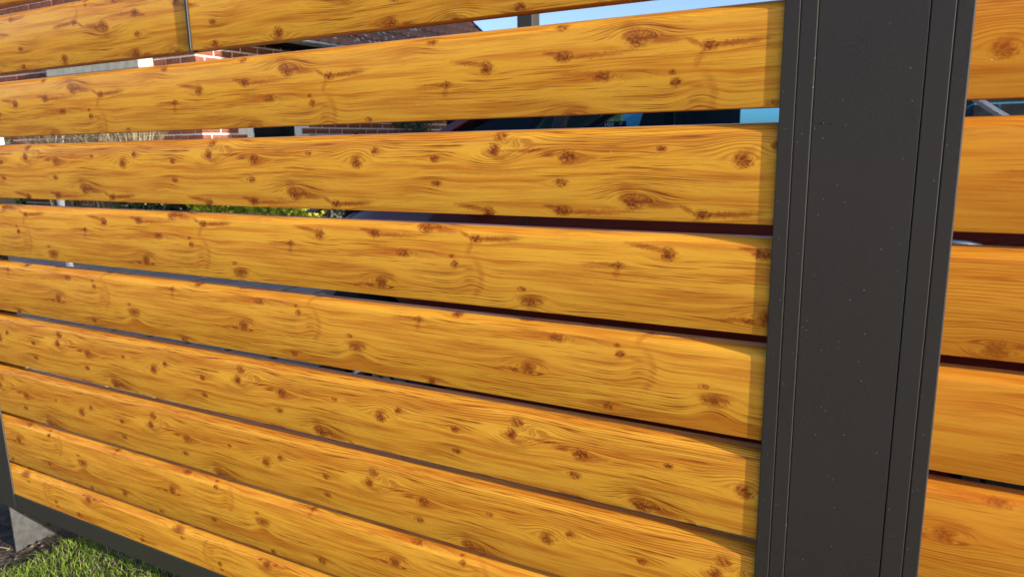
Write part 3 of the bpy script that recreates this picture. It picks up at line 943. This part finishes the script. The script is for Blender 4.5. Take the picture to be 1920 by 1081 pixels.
b = MB(); b.quad((-2.13,Y0+.11,.975),(-2.13,Y1-.11,.975),(-1.10,Y1-.24,1.49),(-1.10,Y0+.24,1.49))
b.quad((-2.13,Y0+.11,.968),(-1.10,Y0+.24,1.483),(-1.10,Y1-.24,1.483),(-2.13,Y1-.11,.968))
b.build('windscreen', WGLASS, car, fixn=False)
b = MB(); b.quad((1.10,Y0+.14,1.09),(.78,Y0+.24,1.49),(.78,Y1-.24,1.49),(1.10,Y1-.14,1.09))
b.build('rear_window', CGLASS, car, fixn=False)
MB().box(-2.02,-1.45, Y0+.12, Y1-.12, .90, .99).build('dashboard', INTER, car, bevel=.02)
for yy in (Y0+.42, Y1-.42):
    s = MB().prism([(-.72,.45),(-.20,.45),(-.02,1.06),(-.14,1.08),(-.30,.62),(-.72,.60)], 'y', yy-.25, yy+.25).build('front_seat', INTER, car, bevel=.03)
    MB().prism([(-.16,1.09),(-.03,1.09),(.02,1.34),(-.10,1.36)], 'y', yy-.15, yy+.15).build('headrest', INTER, s, bevel=.03)
MB().prism([(.30,.45),(.72,.45),(.92,1.12),(.78,1.14),(.62,.66),(.30,.62)], 'y', Y0+.16, Y1-.16).build('rear_seat', INTER, car, bevel=.03)
b = MB(); n = 20
for k in range(n):
    a = 2*PI*k/n
    b.tube([(-1.12+.07*math.sin(a), Y1-.42+.18*math.cos(a), 1.02+.17*math.sin(a)),(-1.12+.07*math.sin(a+2*PI/n), Y1-.42+.18*math.cos(a+2*PI/n), 1.02+.17*math.sin(a+2*PI/n))], .016, 6)
b.build('steering_wheel', TRIM, car)
# door shut lines, handle, mirrors, lamps
for near in (True, False):
    s = 1 if near else -1; yb = lambda x, z: sidey(x, z, near) - s*.0015
    pts = [(-1.10,.30),(-1.12,.60),(-1.09,.90),(-1.05,1.03)]
    b = MB(); b.tube([(x, yb(x,z), z) for x, z in pts], .0045, 6)
    pts = [(.14,1.05),(.15,.80),(.12,.50),(.02,.32)]
    b.tube([(x, yb(x,z), z) for x, z in pts], .0045, 6)
    b.build('door_seam', TRIM, car)
    y = sidey(.05,.94,near)
    hb = MB().tube([(.15,y-s*.004,.955),(.17,y-s*.035,.95),(.26,y-s*.038,.945),(.29,y-s*.004,.935)], .013, 8)
    hb.build('door_handle', ALU, car, smooth=60)
    y = sidey(-1.45,1.03,near)
    mb = MB(); mb.tube([(-1.36,y+s*.05,1.02),(-1.36,y-s*.10,1.05)], .02, 6)
    mo = mb.build('mirror', TRIM, car)
    bm = bmesh.new(); bmesh.ops.create_uvsphere(bm, u_segments=14, v_segments=8, radius=1.0)
    me = bpy.data.meshes.new('mirror_shell'); bm.to_mesh(me); bm.free()
    for v in me.vertices: v.co = Vector((v.co.x*.06, v.co.y*.10, v.co.z*.06))
    me.materials.append(RED); me.polygons.foreach_set('use_smooth',[True]*len(me.polygons))
    o = link('mirror_shell', me, mo); o.location = (-1.38, y-s*.10, 1.075)
    hl = MB()
    pr = [(-2.30,.63),(-2.18,.64),(-2.07,.67),(-2.02,.79),(-2.14,.79),(-2.26,.75)]
    n = len(pr)
    hl.v = [(x, sidey(x,z,near)-s*.008, z) for x, z in pr]+[(x, sidey(x,z,near)+s*.05, z) for x, z in pr]
    hl.f = [tuple(range(n)), tuple(reversed(range(n,2*n)))]+[(k,(k+1) % n,n+(k+1) % n,n+k) for k in range(n)]
    h_o = hl.build('headlight', LENS, car, bevel=.004)
    al = MB(); pr = [(-2.20,.585),(-2.09,.625),(-2.09,.65),(-2.20,.61)]
    al.v = [(x, sidey(x,z,near)-s*.012, z) for x, z in pr]+[(x, sidey(x,z,near)+s*.02, z) for x, z in pr]
    al.f = [(0,1,2,3),(7,6,5,4)]+[(k,(k+1) % 4,4+(k+1) % 4,4+k) for k in range(4)]
    al.build('indicator', AMBER, car)
    tl = MB(); pr = [(1.02,.72),(1.17,.72),(1.19,1.0),(1.04,1.04)]
    tl.v = [(x, sidey(x,z,near)-s*.008, z) for x, z in pr]+[(x, sidey(x,z,near)+s*.05, z) for x, z in pr]
    tl.f = [(0,1,2,3),(7,6,5,4)]+[(k,(k+1) % 4,4+(k+1) % 4,4+k) for k in range(4)]
    tl.build('tail_light', TAIL, car)
MB().box(-2.385,-2.36, YM-.35,YM+.35,.40,.56).build('grille', TRIM, car, bevel=.01)
# white bar painting the reflection along the rear window edge, right of the post
MB().tube([(.24,Y0+.10,1.335),(.30,Y0+.09,1.29),(.36,Y0+.085,1.25)], .011, 6).build('window_edge_glint', WHITEP, car)

# lettering on the far quarter window
def text(s, loc, size, mat, parent, name):
    cu_ = bpy.data.curves.new(name, 'FONT'); cu_.body = s; cu_.size = size; cu_.extrude = 0.0
    o = bpy.data.objects.new('tmp', cu_); COL.objects.link(o)
    dg = bpy.context.evaluated_depsgraph_get(); dg.update()
    me = bpy.data.meshes.new_from_object(o.evaluated_get(dg))
    bpy.data.objects.remove(o)
    me.materials.clear(); me.materials.append(mat)
    t = link(name, me, parent); t.location = loc; t.rotation_euler = (PI/2,0,0)
    return t
yy = Y1-inset(1.28)-.022
def stick():
    m = NT('printed_window_film')
    v = m.obj()
    sp = m.n('SeparateXYZ'); m.put(sp.inputs[0], v)
    n = m.noise(v, 16, 4, .7)
    hill = m.math('ADD', sp.outputs[2], m.math('MULTIPLY', n, .03))
    c = m.mix(m.maprange(n, .38, .64), (0.30,0.40,0.10), (0.90,0.88,0.34))
    right_ = m.maprange(m.math('ADD', sp.outputs[0], m.math('MULTIPLY', n, .02)), -1.246, -1.238)
    c = m.mix(right_, c, (0.30,0.72,0.92))
    low = m.maprange(hill, 1.340, 1.352, 1.0, 0.0)
    c = m.mix(m.math('MULTIPLY', low, .75), c, (0.30,0.66,0.72))
    m.set(col=c, rough=.5)
    tr = m.n('BsdfTranslucent'); m.put(tr.inputs[0], c)
    mx = m.n('MixShader'); mx.inputs[0].default_value = .9
    m.t.links.new(m.b.outputs[0], mx.inputs[1]); m.t.links.new(tr.outputs[0], mx.inputs[2]); m.t.links.new(mx.outputs[0], m.out.inputs[0])
    return m.m
b = MB()
def ypt(x, z, d=0): return (x, Y1-inset(z)-.020+d, z)
sh_ = [(-1.235,1.308),(-1.168,1.308),(-1.118,1.42),(-1.235,1.42),(-1.305,1.42),(-1.368,1.338),(-1.235,1.338)]
b.v = [ypt(x,z) for x, z in sh_]
b.f = [(0,1,2,3,6),(3,4,5,6)]
sf = b.build('window_sticker', stick(), car)
LETTER = leafmat('white_window_lettering', (0.9,0.9,0.86), (0.9,0.9,0.86), (0.9,0.9,0.86), .9)
def txt(t, x, z, size): 
    o = text(t, (x, Y1-inset(z)-.022, z), size, LETTER, sf, 'sticker_lettering'); o.rotation_euler = (PI/2+.36,0,0)
txt('HSV', -1.358, 1.314, .030)
txt('LP', -1.275, 1.320, .020)
